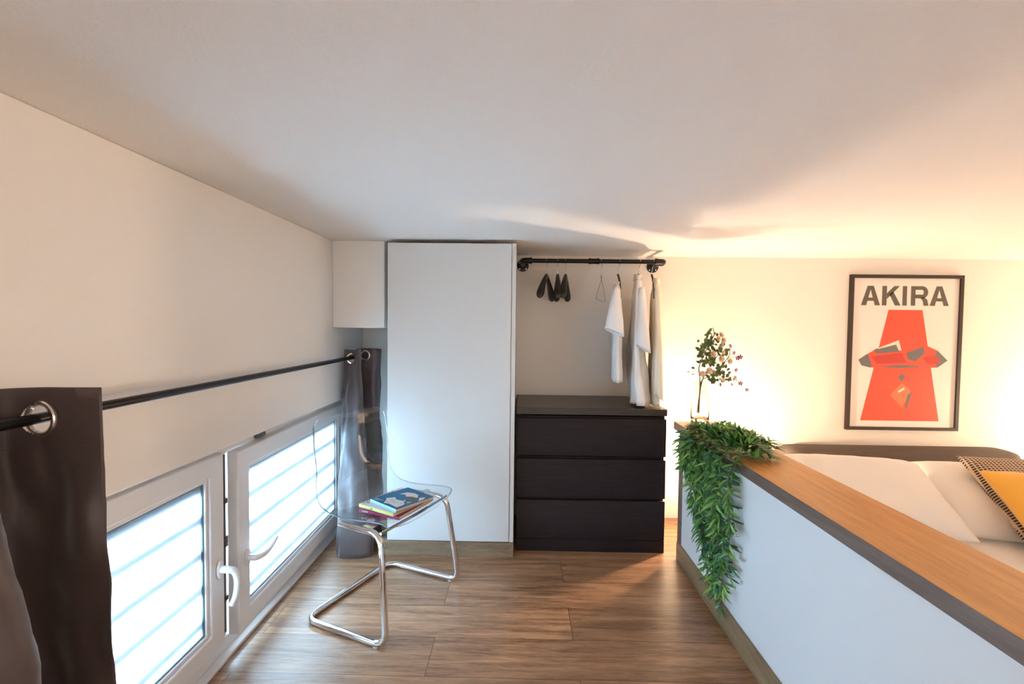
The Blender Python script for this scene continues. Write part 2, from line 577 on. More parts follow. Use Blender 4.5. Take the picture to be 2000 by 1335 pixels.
def handle(bm, base, swing):
    """rosette and a curved lever; swing 'down' or 'far'"""
    x, y, z = base
    lathe(bm, [(0.0, 0), (0.014, 0), (0.0155, 0.002), (0.0155, 0.009), (0.013, 0.011), (0.0, 0.011)], 20, (x, y, z), 'X')
    for v in bm.verts:
        v.co.z = z + (v.co.z - z) * 2.1
    if swing == 'down':
        pts = catmull([(x + .008, y, z), (x + .035, y, z), (x + .05, y + .012, z - .012), (x + .054, y + .022, z - .055), (x + .048, y + .020, z - .105), (x + .038, y + .012, z - .135)], 6)
    else:
        pts = catmull([(x + .008, y, z), (x + .034, y + .004, z - .003), (x + .046, y + .02, z - .002), (x + .050, y + .055, z - .002), (x + .047, y + .10, z + .003), (x + .040, y + .15, z + .012)], 6)
    n = len(pts)
    tube(bm, pts, [0.0130 - 0.003 * (i / (n - 1)) for i in range(n)], 12)

def sash(y0, y1, z0, z1, x0, x1, ang, hinge, hy, hz, swing):
    rad = Matrix.Translation((x0, hinge, 0)) @ Matrix.Rotation(ang, 4, 'Z') @ Matrix.Translation((-x0, -hinge, 0))
    fw = 0.076
    bm = B(); ring(bm, x0, x1, y0, y1, z0, z1, (fw, fw, fw - .006, fw - .006)); bm.transform(rad)
    s = obj('sash', bm, 'pvc', win, bevel=0.006, seg=3)
    yi0, yi1, zi0, zi1 = y0 + fw, y1 - fw, z0 + fw - .006, z1 - fw + .006
    bm = B(); ring(bm, x0 + .012, x1 - .008, yi0, yi1, zi0, zi1, (.014,) * 4); bm.transform(rad)
    g = obj('glazing_bead', bm, 'pvc', None, bevel=0.003); g.parent = s
    bm = B(); ring(bm, x0 + .010, x1 - .016, yi0 + .014, yi1 - .014, zi0 + .014, zi1 - .014, (.006,) * 4); bm.transform(rad)
    g = obj('gasket', bm, 'gasket', None); g.parent = s
    xm = x0 + .020
    bm = B(); box(bm, xm - .003, xm + .003, yi0, yi1, zi0, zi1); bm.transform(rad)
    g = obj('glass_pane', bm, 'frosted', None, smooth=False); g.parent = s
    for z in (0.19, 0.31, 0.43, 0.55, 0.655):
        bm = B(); box(bm, xm - .0165, xm - .009, yi0 + .002, yi1 - .002, z - .019, z + .019); bm.transform(rad)
        obj('security_bar', bm, 'iron_bar', win, bevel=0.002)
    bm = B(); handle(bm, (x1, hy, hz), swing); bm.transform(rad)
    g = obj('handle', bm, 'pvc', None); g.parent = s
sash(0.585, 1.708, 0.062, 0.760, -1.098, -1.054, 0, 0.585, 1.672, 0.352, 'down')
sash(1.757, 2.865, 0.062, 0.748, -1.092, -1.048, R(0.9), 2.865, 1.806, 0.332, 'far')
b = B()  # unseen walls, slab and eave added to keep world light off the panes
box(b, -2.8, -2.7, -.6, 4.2, -.1, 1.763); box(b, -2.7, -1.25, -.6, 4.2, CZ, CZ + .1)
box(b, -2.7, -1.35, -.6, -.5, -.1, CZ); box(b, -2.7, -1.35, 4.1, 4.2, -.1, CZ); box(b, -2.7, -1.35, -.5, 4.1, -.1, 0)
tag(obj('outside_light_blocker', b, 'plaster', smooth=False), kind='structure', label='unseen enclosure added outside the low window to block ambient light')

# ------------------------------------------------------------------ half-height partition with its oak ledge
PX = 0.846
LE = 2.665
b = B(); box(b, PX, 1.062, NEAR, 2.51, 0, 0.6658); tag(obj('wall_partition', b, 'panel', bevel=0.001), kind='structure', label='low white partition in front of the bed')
b = B(); box(b, PX - .002, 1.064, 2.51, 2.57, 0, 0.6658); tag(obj('trim_2', b, 'oak_edge', bevel=0.002), kind='structure', label='grey oak end board of the partition')
b = B(); box(b, 0.8426, 1.0755, NEAR, LE, 0.666, 0.7098)
led = obj('trim_3', b, ['oak', 'oak_edge'], bevel=0.0015)
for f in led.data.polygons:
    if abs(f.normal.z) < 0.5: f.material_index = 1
tag(led, kind='structure', label='oak ledge capping the low partition')
b = B(); box(b, PX - .013, PX, NEAR, 2.548, 0, 0.094); tag(obj('baseboard_right', b, 'skirt', bevel=0.002), kind='structure', label='oak skirting along the low partition')

# ------------------------------------------------------------------ wardrobe
WF, WX0, WX1 = 2.535, -0.694, -0.026
t = thing('wardrobe', 'tall white built-in wardrobe with flat door between curtain and black dresser', 'wardrobe', (-0.36, 2.8, 0))
b = B()
box(b, WX0 + .002, WX0 + .02, WF + .021, BW - .001, .077, 1.636)
box(b, WX1 - .022, WX1, WF + .004, BW - .001, .077, 1.645)
box(b, WX0 + .02, WX1 - .022, WF + .021, BW - .001, 1.618, 1.636)
box(b, WX0 + .02, WX1 - .022, WF + .021, BW - .001, .077, .095)
obj('carcass', b, 'lacquer', t, bevel=0.001)
b = B(); box(b, WX0, WX1 - .024, WF, WF + .019, .080, 1.643); obj('door', b, 'lacquer', t, bevel=0.0012)
b = B(); box(b, -0.735, WX1 + .001, WF - .006, WF + .07, 0.0, .0765); obj('plinth', b, 'plinth', t, bevel=0.0015)

# ------------------------------------------------------------------ chest of drawers
CF = 2.611
t = thing('chest_of_drawers', 'black-brown chest of three wide drawers right of the white wardrobe', 'dresser', (0.39, 2.86, 0))
b = B()
box(b, -.010, .010, CF + .022, 3.09, 0, .744)
box(b, .764, .784, CF + .022, 3.09, 0, .744)
box(b, .010, .764, 3.075, 3.09, .03, .744)
box(b, .010, .764, CF + .035, 3.075, .05, .065)
obj('carcass', b, 'black_wood', t, bevel=0.0015)
b = B(); box(b, -.016, .790, CF - .004, 3.095, .745, .781); obj('top', b, 'black_top', t, bevel=0.002)
b = B(); box(b, -.010, .788, CF, CF + .021, 0.0, .066); obj('base_rail', b, 'black_wood', t, bevel=0.0015)
for z0, z1 in ((.069, .281), (.296, .506), (.523, .727)):
    b = B()
    prof = [(CF, z0), (CF, z1 - .006), (CF + .004, z1), (CF + .008, z1), (CF + .021, z1 - .03), (CF + .021, z0)]
    loft(b, [[(x, y, z) for y, z in prof] for x in (-.010, .788)])
    d = obj('drawer', b, 'black_wood', t, bevel=0.001)
    b = B(); box(b, .012, .762, CF + .0225, CF + .030, z0 + .02, z1 + .008); o = obj('drawer_box', b, 'black_wood', t)
    o.parent = d; o.matrix_parent_inverse = Matrix.Identity(4)

# ------------------------------------------------------------------ pipe clothes rail
PY, PZ = 2.854, 1.598
t = thing('clothes_rail', 'black iron pipe clothes rail under the ceiling above the dresser', 'clothes rail', (0.41, BW, PZ))
b = B()
path = fillet([(0.010, BW - .008, PZ), (0.010, PY, PZ), (0.826, PY, PZ), (0.826, BW - .008, PZ)], 0.02, 6)
tube(b, path, 0.0125, 16)
obj('pipe', b, 'black', t)
b = B(); lathe(b, [(0.0125, -.03), (.0175, -.03), (.0175, -.018), (.0155, -.016), (.0155, .016), (.0175, .018), (.0175, .03), (.0125, .03)], 18, (0.421, PY, PZ), 'X')
obj('coupling', b, 'black', t)
for x, s in ((0.010, 1), (0.826, -1)):
    b = B()
    lathe(b, [(0, 0), (.037, 0), (.037, -.006), (.020, -.009), (.0185, -.03), (.0, -.03)], 28, (x, BW - .0005, PZ), 'Y')
    fl = obj('flange', b, 'black', t)
    for k in range(4):
        a = R(45 + 90 * k)
        b = B(); lathe(b, [(0, 0), (.0045, 0), (.004, -.002), (0, -.0025)], 10, (x + .028 * math.cos(a), BW - .007, PZ + .028 * math.sin(a)), 'Y')
        o = obj('screw', b, 'steel', t); o.parent = fl; o.matrix_parent_inverse = Matrix.Identity(4)
    b = B()
    el = fillet([(x, PY + .045, PZ), (x, PY, PZ), (x + s * .045, PY, PZ)], 0.022, 6)
    tube(b, el, 0.0170, 16)
    for p, ax in (((x, PY + .045, PZ), 'Y'), ((x + s * .045, PY, PZ), 'X')):
        lathe(b, [(0, -.006), (.0195, -.006), (.0195, .006), (0, .006)], 18, p, ax)
    obj('elbow', b, 'black', t)

# ------------------------------------------------------------------ hangers (local: hook over the rail at the origin, shoulders along Y)
def hook(bm, drop, r=0.0016, tilt=0.0):
    pr = 0.0145
    pts = [Vector((pr * math.cos(a) * 0 + 0, pr * math.sin(a), pr * math.cos(a))) for a in [R(x) for x in range(-100, 91, 10)]]
    # the hook wraps the pipe, which runs along X
    pts = [Vector((0, -p.y, p.z)) for p in pts]
    pts = list(reversed(pts))
    tail = [Vector((tilt * .3, 0.012, -0.022)), Vector((tilt * .6, 0.002, -0.032)), Vector((tilt, 0, -drop))]
    # start from the side that continues down
    full = [p for p in pts if True]
    if full[0].y < full[-1].y:
        full = full
    else:
        full = list(reversed(full))
    tube(bm, catmull(full + tail, 3), r, 7)

def shoulder_hanger(label, x, rz, spread=0.21, fat=1.0):
    t = thing('clothes_hanger', label, 'hanger', (x, PY, PZ), (0, 0, rz), 'black hangers on the pipe rail', world=False)
    b = B(); hook(b, 0.082); obj('hook', b, 'steel', t)
    b = B()
    ys = [-1, -.93, -.8, -.6, -.4, -.2, -.07, 0, .07, .2, .4, .6, .8, .93, 1]
    rings = []
    for y in ys:
        a = abs(y)
        z = -0.088 - 0.115 * a ** 1.35
        h = (0.016 + 0.010 * a) * (1 if a < .97 else .55)
        wd = (0.011 + 0.017 * fat * max(0, a - .15) ** 1.2) * (1 if a < .97 else .6)
        bend = -0.012 * a * a
        rings.append([(bend * 0 + wd * math.cos(q), y * spread, z - 0.012 * a + h * math.sin(q)) for q in [2 * math.pi * k / 14 for k in range(14)]])
    loft(b, rings)
    obj('shoulder_bar', b, 'black_plastic', t, subsurf=1)
    return t
hg = shoulder_hanger('black wide-shouldered hanger nearest the white wardrobe, nothing on it', 0.148, R(-13))
dup(hg, (0.212, PY, PZ), (0, 0, R(-3)), 'middle of the three empty black wide-shouldered hangers near the wardrobe')
dup(hg, (0.258, PY, PZ), (0, 0, R(-9)), 'empty black wide-shouldered hanger next to the thin wire hanger')
t = thing('wire_hanger', 'thin bare wire hanger hanging below the pipe coupling', 'hanger', (0.466, PY, PZ), (0, 0, R(-17)), world=False)
b = B(); hook(b, 0.085, 0.0014); obj('hook', b, 'steel', t)
b = B()
tube(b, [(0, -.005, -.078), (.002, .005, -.09), (0, 0, -.10), (.001, -.02, -.112), (0, -.19, -.212), (0, -.2, -.222), (0, -.19, -.228), (0, .19, -.228), (0, .2, -.222), (0, .19, -.212), (.001, .02, -.112), (-.002, -.005, -.092), (0, .005, -.08)], 0.0019, 6)
obj('frame', b, 'steel', t)

# ------------------------------------------------------------------ garments
def drape(bm, levels, seg=56, seed=0, amp=0.006, nfold=9, mi=0):
    """levels: (z, cx, cy, half thickness, half width, fold amount)"""
    rnd = random.Random(seed)
    ph = [rnd.uniform(0, 6.28) for _ in range(4)]
    L = []
    # refine levels
    for (a, b_) in zip(levels, levels[1:]):
        n = max(2, int(abs(a[0] - b_[0]) / 0.018))
        for k in range(n):
            s = k / n
            s2 = s
            L.append(tuple(a[i] + (b_[i] - a[i]) * s2 for i in range(6)))
    L.append(levels[-1])
    rings = []
    for z, cx, cy, tx, wy, fo in L:
        ring = []
        for k in range(seg):
            q = 2 * math.pi * k / seg
            cq, sq = math.cos(q), math.sin(q)
            rr = 1.0
            f = amp * fo * (math.sin(nfold * q + ph[0] + 2 * z) + 0.6 * math.sin((nfold + 4) * q + ph[1] - 3 * z))
            nz = noise.noise(Vector((cq * 1.5 + seed, sq * 2.5, z * 7))) * 0.008 * fo
            ring.append((cx + math.copysign(abs(cq) ** .8, cq) * tx + (f + nz) * (1 if cq >= 0 else -1), cy + math.copysign(abs(sq) ** .9, sq) * wy, z))
        rings.append(ring)
    loft(bm, rings, cap=False)

def sleeve(bm, top, end, w0, w1, seed=0, cuff=1.0):
    """flattened hanging tube from the shoulder"""
    top, end = Vector(top), Vector(end)
    n = 16
    d = (end - top).normalized()
    side = Vector((1, 0, 0)); side = (side - d * side.dot(d)).normalized()
    nr = d.cross(side)
    rings = []
    for i in range(n + 1):
        s = i / n
        c = top.lerp(end, s) + Vector((0, -0.02 * math.sin(s * math.pi), 0))
        a = w0[0] + (w1[0] - w0[0]) * s ** .8
        bb = w0[1] + (w1[1] - w0[1]) * s
        rings.append([c + side * a * math.cos(q) * (1 + .06 * noise.noise(Vector((seed, s * 4, q)))) + nr * bb * math.sin(q) + d * (0.02 * math.cos(q) * s)
                      for q in [2 * math.pi * k / 28 for k in range(28)]])
    loft(bm, rings, cap=False)

def hung_hanger(label, x, rz=0):
    t = thing('clothes_hanger', label, 'hanger', (x, PY, PZ), (0, 0, rz), None, world=False)
    b = B(); hook(b, 0.075, tilt=-0.012); obj('hook', b, 'steel', t)
    b = B()
    rings = []
    for y in [-1, -.9, -.6, -.3, -.1, 0, .1, .3, .6, .9, 1]:
        a = abs(y)
        z = -0.122 - 0.095 * a ** 1.3
        rings.append([(.006 * math.cos(q), y * .17, z + .008 * math.sin(q)) for q in [2 * math.pi * k / 10 for k in range(10)]])
    loft(b, rings)
    tube(b, [(-.012, 0, -.072), (-.004, 0, -.10), (0, 0, -.126)], 0.006, 8)
    obj('shoulder_bar', b, 'black_plastic', t)
    return t
hung_hanger('thin black hanger holding the short white tee', 0.573, R(-10))
hung_hanger('thin black hanger holding the long white shirt', 0.691, R(-12))
hung_hanger('thin black hanger at the rail end holding the cream shirt', 0.768, R(-13))

# short white tee
tx = 0.562
t = thing('t_shirt', 'short white tee with one drooping short sleeve, hanging left of the longer shirts', 't-shirt', (tx, PY, .90))
b = B()
drape(b, [(1.468, tx - .008, PY, .012, .055, 0), (1.452, tx - .008, PY, .020, .085, .2), (1.425, tx - .006, PY, .024, .145, .3), (1.392, tx - .006, PY, .022, .195, .5), (1.34, tx - .006, PY, .023, .215, .8),
          (1.15, tx, PY, .022, .215, 1.0), (1.0, tx + .0, PY, .022, .212, 1.2), (.915, tx + .0, PY, .022, .21, 1.3)], seed=3, amp=.005)
obj('body', b, 'cloth_white', t, solid=.002)
b = B(); sleeve(b, (tx - .014, PY - .165, 1.432), (tx - .022, PY - .245, 1.190), (.012, .030), (.052, .030), 2)
obj('sleeve', b, 'cloth_white', t, solid=.002)
b = B(); sleeve(b, (tx - .004, PY + .165, 1.432), (tx + .012, PY + .225, 1.190), (.012, .030), (.045, .03), 5)
obj('sleeve', b, 'cloth_white', t, solid=.002)
b = B(); tube(b, [(tx - .008 + .0135 * math.cos(q), PY + .056 * math.sin(q), 1.468 + .01 * math.cos(2 * q)) for q in [2 * math.pi * k / 24 for k in range(24)]], .005, 8, closed=True)
obj('collar', b, 'cloth_white', t)

# long white shirt
tx = 0.688
t = thing('long_shirt', 'long white shirt with faint front stitching, its hem just over the dresser top', 'shirt', (tx, PY, .79))
b = B()
drape(b, [(1.490, tx - .010, PY, .020, .060, 0), (1.46, tx - .008, PY, .024, .10, .2), (1.42, tx - .010, PY, .026, .165, .4), (1.37, tx - .010, PY, .028, .20, .7), (1.2, tx - .012, PY, .028, .215, 1.0),
          (1.05, tx - .008, PY, .032, .22, 1.4), (.92, tx - .002, PY, .038, .222, 1.9), (.84, tx + .004, PY, .042, .225, 2.4), (.795, tx + .006, PY, .044, .225, 2.8)], seed=11, amp=.007, nfold=6)
bd = obj('body', b, 'cloth_white', t, solid=.002)
b = B(); sleeve(b, (tx - .01, PY + .165, 1.43), (tx - .020, PY + .235, 1.02), (.014, .03), (.045, .035), 7)
obj('sleeve', b, 'cloth_white', t, solid=.002)
b = B(); sleeve(b, (tx + .004, PY - .165, 1.43), (tx + .016, PY - .235, 1.10), (.014, .03), (.036, .028), 9)
obj('sleeve', b, 'cloth_white', t, solid=.002)
b = B()
for s, y in ((-1, PY - .03), (1, PY + .03)):
    loft(b, [[(tx - .010 + .024 * math.cos(q), PY + .062 * math.sin(q), z0 + .004 * math.cos(2 * q)) for q in [2 * math.pi * k / 24 for k in range(24)]] for z0 in (1.486, 1.505, 1.520)], cap=False)
    break
obj('collar', b, 'cloth_white', t, solid=.003)

# cream shirt at the end of the rail
tx = 0.792
t = thing('cream_shirt', 'cream long-sleeved shirt hanging last at the right end of the rail', 'shirt', (tx, PY, .79))
b = B()
drape(b, [(1.475, tx - .008, PY, .014, .060, 0), (1.45, tx - .008, PY, .020, .10, .2), (1.41, tx - .008, PY, .026, .165, .4), (1.36, tx - .008, PY, .028, .20, .6), (1.15, tx - .006, PY, .028, .212, .8),
          (.95, tx - .004, PY, .028, .214, 1.0), (.795, tx - .002, PY, .028, .214, 1.1)], seed=21, amp=.005)
obj('body', b, 'cloth_cream', t, solid=.002)
b = B(); sleeve(b, (tx - .012, PY - .16, 1.42), (tx + .004, PY - .225, .84), (.014, .03), (.024, .026), 13)
obj('sleeve', b, 'cloth_cream', t, solid=.002)
b = B(); sleeve(b, (tx - .006, PY + .16, 1.42), (tx - .012, PY + .215, .87), (.014, .03), (.028, .026), 15)
obj('sleeve', b, 'cloth_cream', t, solid=.002)
b = B()
loft(b, [[(tx - .008 + .018 * math.cos(q), PY + .060 * math.sin(q), z0) for q in [2 * math.pi * k / 24 for k in range(24)]] for z0 in (1.472, 1.488, 1.500)], cap=False)
obj('collar', b, 'cloth_cream', t, solid=.003)

def turn(label_part, ang, cx):
    for o in list(bpy.data.objects):
        if o.get('label', '').startswith(label_part):
            mt = Matrix.Translation((cx, PY, 0)) @ Matrix.Rotation(ang, 4, 'Z') @ Matrix.Translation((-cx, -PY, 0))
            for c in o.children: c.data.transform(mt)
turn('short white tee', R(-9), 0.562)
turn('long white shirt', R(-11), 0.684)
turn('cream long-sleeved', R(-12), 0.79)

# ------------------------------------------------------------------ clear chair
CANG = math.atan2(-0.40, 0.917)
t = thing('chair', 'clear transparent plastic chair on a chrome tube frame, books on its seat', 'chair', (-0.415, 2.035, 0), (0, 0, CANG), world=False)
# local: x forward, y to the far side
prof = catmull([(.030, .428), (.018, .437), (-.03, .4405), (-.12, .434), (-.21, .430), (-.285, .440), (-.335, .472), (-.368, .530), (-.388, .60), (-.404, .70), (-.418, .82)], 5)
NW = 24
b = B()
rows = []
npf = len(prof)
for i, p in enumerate(prof):
    s = i / (npf - 1)
    row = []
    back = max(0, min(1, (p.y - .46) / .15))
    hw = .238 - .010 * back - .008 * max(0, (p.y - .72) / .1)
    for k in range(NW + 1):
        v = -1 + 2 * k / NW
        edge = abs(v) ** 3
        # dished seat, wrapped back
        dz = (0.022 * edge) * (1 - back)
        dx = (0.040 * abs(v) ** 2.2) * back
        # rounded top corners and a slightly hollow top edge
        top = max(0, (p.y - .76) / .06)
        dz -= top * (0.03 * max(0, abs(v) - .82) / .18 * max(0, abs(v) - .82) / .18) + top * 0.006 * (1 - v * v)
        front = max(0, (p.x + .03) / .06) if p.y < .46 else 0
        dxf = -front * 0.022 * abs(v) ** 4
        row.append((p.x + dx + dxf, v * hw, p.y + dz))
    rows.append(row)
loft(b, rows, closed=False, cap=False)
sh_ = obj('seat_shell', b, ['clear', 'clear_edge'], t, solid=.0065, angle=60)
sh_.modifiers['solid'].material_offset_rim = 1
xt, xb = .232, .266
tubep = fillet([(-.235, -xt + .012, .4175), (-.02, -xt, .4175), (.035, -xb, .0135), (-.375, -xb, .0135), (-.375, xb, .0135), (.035, xb, .0135), (-.02, xt, .4175), (-.235, xt - .012, .4175)],
               [.055, .05, .055, .055, .05, .055], 8)
b = B(); tube(b, tubep, .0125, 16); obj('tube_frame', b, 'chrome', t)
for y in (-xt + .008, xt - .008):
    b = B(); lathe(b, [(0, 0), (.0145, 0), (.016, .002), (.014, .006), (0, .0065)], 24, (-.10, y * .86, .442)); obj('bolt_cap', b, 'disc', t)
    b = B()
    box(b, -.125, -.075, min(y, y * .8), max(y, y * .8), .4215, .4265)
    obj('bracket', b, 'chrome', t, bevel=.002)
b = B(); tube(b, [(-.02, -xt, .4205), (-.02, 0, .416), (-.02, xt, .4205)], .006, 8); obj('cross_rod', b, 'chrome', t)
for y in (-xb, xb):
    b = B(); lathe(b, [(0, 0), (.011, 0), (.011, .004), (0, .004)], 16, (-.015, y, -.0005)); obj('glide', b, 'disc', t)

# ------------------------------------------------------------------ books on the chair seat
def book(name, label, c, ang, wd, dp, th, cover, spine, z0, group='books on the clear chair'):
    """local: x along the short side, y along the spine-to-... ; spine on the near long side (-y)"""
    t = thing(name, label, 'book', (c[0], c[1], z0), (0, 0, ang), group, world=False)
    ct = .0012
    b = B(); box(b, -wd / 2, wd / 2, -dp / 2, dp / 2, 0, ct); box(b, -wd / 2, wd / 2, -dp / 2, dp / 2, th - ct, th)
    obj('cover', b, cover, t, bevel=.0005)
    b = B(); box(b, -wd / 2, wd / 2, -dp / 2 - .0012, -dp / 2 + .0001, 0, th); obj('spine', b, spine, t, bevel=.0006)
    b = B(); box(b, -wd / 2 + .002, wd / 2 - .002, -dp / 2 + .0005, dp / 2 - .003, ct, th - ct); obj('page_block', b, 'pages', t)
    return t
SZ = .4435
bk = book('book', 'magenta-spined book at the bottom of the pile on the clear chair', (-.518, 2.058), R(-23.2), .203, .245, .014, 'magenta', 'magenta', SZ)
b = B(); write(b, 'LEVANE', (-.085, -.1242, .0045), (1, 0, 0), (0, 0, 1), .0055); obj('spine_lettering', b, 'white_ink', bk, smooth=False)
bk = book('book', 'white book with a lime spine in the middle of the pile on the clear chair', (-.520, 2.060), R(-30), .196, .245, .013, 'white_cover', 'yellow_spine', SZ + .0145)
b = B(); write(b, 'VALENCIA', (-.068, -.105, .01325), (0, 1, 0), (-1, 0, 0), .0255, .14); obj('title_lettering', b, 'ink', bk, smooth=False)
b = B(); write(b, 'ale', (-.03, -.1242, .0035), (1, 0, 0), (0, 0, 1), .0085); obj('spine_lettering', b, 'ink', bk, smooth=False)
bk = book('book', 'blue book with a white and black picture on its cover, topmost on the clear chair', (-.494, 2.045), R(-39), .178, .196, .013, 'blue_cover', 'blue_spine', SZ + .028)
b = B()
zt = .01325
def blob(pts, mi, z):
    poly(b, [(x * .93, y * .9, z) for x, y in pts], mi)
blob([(.0, .075), (-.04, .06), (-.05, .02), (-.02, .035), (.0, .02), (.03, .04), (.05, .0), (.03, -.02), (.075, -.03), (.075, .02), (.03, .07)], 0, zt)
blob([(-.03, -.02), (.0, -.035), (.04, -.025), (.075, -.05), (.08, -.095), (.02, -.09), (-.01, -.1), (-.03, -.07), (-.05, -.055)], 0, zt)
blob([(.02, .035), (.065, .045), (.085, .01), (.06, -.03), (.025, -.005)], 1, zt + .0002)
blob([(.075, .075), (.09, .05), (.09, .02), (.06, .05)], 0, zt + .0001)
for k in range(14):
    rr = random.Random(k); x, y = rr.uniform(-.035, .07), rr.uniform(-.09, -.045)
    blob([(x, y), (x + .008, y + .003), (x + .006, y + .009), (x - .002, y + .006)], 2, zt + .0003)
obj('cover_picture', b, ['white_cover', 'ink', 'blue_spine'], bk, smooth=False)
b = B()
for k in range(3): box(b, -.080, -.05 + k * .01, -.088 + k * .006, -.086 + k * .006, zt - .0003, zt)
obj('cover_lettering', b, 'white_ink', bk, smooth=False)

# ------------------------------------------------------------------ curtain rod and curtains
RX, RZ = -0.937, 1.032
t = thing('curtain_rod', 'thin black curtain rod along the left wall above the low window', 'curtain rod', (RX, 1.4, RZ))
b = B(); tube(b, [(RX, -.1, RZ), (RX, 2.80, RZ)], .0105, 16); obj('rod', b, 'black_rod', t)
for y in (0.12, 2.86):
    b = B(); tube(b, [(LW + .001, min(y, 2.79), RZ), (RX, min(y, 2.79), RZ)], .006, 10); lathe(b, [(0, 0), (.02, 0), (.02, .004), (0, .004)], 20, (LW + .0005, min(y, 2.79), RZ), 'X'); obj('bracket', b, 'black_rod', t)

def curtain(label, top, bot, z0, z1, eyelets, seed, loc, ztilt=0.0):
    """a sheet hung in zigzag folds; top / bot: plan paths at rail and hem"""
    T = catmull([(x, y, 0) for x, y in top], 10)
    Bt = catmull([(x, y, 0) for x, y in bot], 10)
    # resample the hem path onto the same parameter
    n = len(T)
    t = thing('curtain', label, 'curtain', loc)
    b = B()
    NZ = 46
    grid = []
    for j in range(NZ + 1):
        s = j / NZ
        z = z1 + (z0 - z1) * s
        ss = s ** 1.15
        row = []
        for i in range(n):
            p = T[i].lerp(Bt[i], ss)
            u = i / (n - 1)
            wob = noise.noise(Vector((u * 9 + seed, s * 5, seed))) * .016 * min(1, s * 4) + noise.noise(Vector((u * 14 + seed, s * 12 + u * 6, 3.3))) * .008 * min(1, s * 5) + noise.noise(Vector((u * 10 + seed, s * 34 + u * 14, 8.1))) * .0035 * min(1, s * 5)
            # displace across the cloth
            tg = (T[min(i + 1, n - 1)] - T[max(i - 1, 0)]).normalized()
            row.append((p.x - tg.y * wob, p.y + tg.x * wob, z + ztilt * (u - .5) * (1 - s)))
        grid.append(row)
    loft(b, grid, closed=False, cap=False)
    # punch the eyelets: drop faces whose centre lies inside a ring
    bmesh.ops.recalc_face_normals(b, faces=b.faces)
    cl = obj('cloth', b, 'curtain', t, solid=.0022)
    # header seam
    b = B()
    j = int(round(.115 / ((z1 - z0) / NZ)))
    tube(b, [Vector(p) for p in grid[j]], .0016, 6)
    o = obj('header_seam', b, 'curtain', t); o.parent = cl; o.matrix_parent_inverse = Matrix.Identity(4)
    for (ex, ey, ez, nx, ny, rr) in eyelets:
        b = B()
        nv = Vector((nx, ny, 0)).normalized()
        ux = Vector((-nv.y, nv.x, 0))
        c = Vector((ex, ey, ez))
        pts = [c + ux * rr * math.cos(q) + Vector((0, 0, 1)) * rr * math.sin(q) for q in [2 * math.pi * k / 36 for k in range(36)]]
        tube(b, pts, .0056, 10, closed=True)
        obj('eyelet', b, 'steel', t)
    return t, cl

def punch(cl, cuts):
    """real holes through the cloth where the eyelets sit"""
    b = bmesh.new(); b.from_mesh(cl.data)
    for (ex, ey, ez, nx, ny, rr) in cuts:
        near = [f for f in b.faces if (f.calc_center_median() - Vector((ex, ey, ez))).length < rr * 2.6]
        es = list({e for f in near for e in f.edges})
        bmesh.ops.subdivide_edges(b, edges=es, cuts=7, use_grid_fill=True)
        c = Vector((ex, ey, ez))
        dele = [f for f in b.faces if (f.calc_center_median() - c).length < rr * .97]
        bmesh.ops.delete(b, geom=dele, context='FACES')
    b.to_mesh(cl.data); b.free()

E1 = [(RX - .002, .935, 1.030, .12, 1, .031)]
t, cl = curtain('brown eyelet curtain hanging closest to the viewer, covering the window end',
        [(-.826, .945), (-.88, .94), (-.94, .935), (-.985, .905), (-.975, .86), (-.92, .80), (-.840, .745), (-.87, .69), (-.96, .64), (-.985, .58), (-.93, .51), (-.87, .46), (-.95, .36)],
        [(-.800, .955), (-.85, .94), (-.90, .93), (-.94, .90), (-.93, .85), (-.76, .80), (-.63, .735), (-.69, .66), (-.90, .60), (-.95, .55), (-.86, .49), (-.75, .43), (-.88, .30)],
        0.015, 1.092, E1, 5, (RX, .7, 0.0))
punch(cl, E1)
E2 = [(-.925, 2.668, 1.030, -.35, 1, .026), (-.885, 2.764, 1.040, .02, 1, .026)]
t, cl = curtain('brown eyelet curtain bunched in the far corner behind the clear chair',
        [(-.978, 2.695), (-.95, 2.68), (-.925, 2.665), (-.897, 2.655), (-.893, 2.69), (-.90, 2.735), (-.935, 2.76), (-.90, 2.765), (-.83, 2.765), (-.80, 2.79), (-.85, 2.84), (-.94, 2.85)],
        [(-.952, 2.50), (-.91, 2.48), (-.85, 2.47), (-.765, 2.50), (-.775, 2.55), (-.84, 2.60), (-.90, 2.63), (-.86, 2.66), (-.80, 2.68), (-.775, 2.70), (-.83, 2.76), (-.93, 2.79)],
        0.006, 1.078, E2, 17, (RX, 2.72, 0.0))
punch(cl, E2)

# ------------------------------------------------------------------ poster
PXC, PZC, PYF = 2.401, 1.0755, BW - .001
t = thing('poster', 'framed red and cream poster with large dark lettering above the sofa bed', 'poster', (PXC, PYF, PZC), (0, 0, 0), world=False)
PW, PH = .694, .972
b = B()
fw = .021
for x0, x1, z0, z1 in ((-PW / 2, PW / 2, PH / 2 - fw, PH / 2), (-PW / 2, PW / 2, -PH / 2, -PH / 2 + fw * .9), (-PW / 2, -PW / 2 + fw, -PH / 2 + fw * .9, PH / 2 - fw), (PW / 2 - fw, PW / 2, -PH / 2 + fw * .9, PH / 2 - fw)):
    box(b, x0, x1, -.022, 0, z0, z1)
obj('frame', b, 'frame', t, bevel=.0012)
b = B(); box(b, -PW / 2 + fw, PW / 2 - fw, -.010, -.002, -PH / 2 + fw * .9, PH / 2 - fw); pp = obj('print', b, 'paper', t, smooth=False)
S = .000805
def pu(px, py, k=0):      # position on the printed sheet
    return ((px - 540 + (py - 660) * .021) * S, -.0102 - k * .0002, (660 - py) * S * 1.012)
def plate(pts, k=0): poly(b, [pu(x, y, k) for x, y in pts])
b = B()
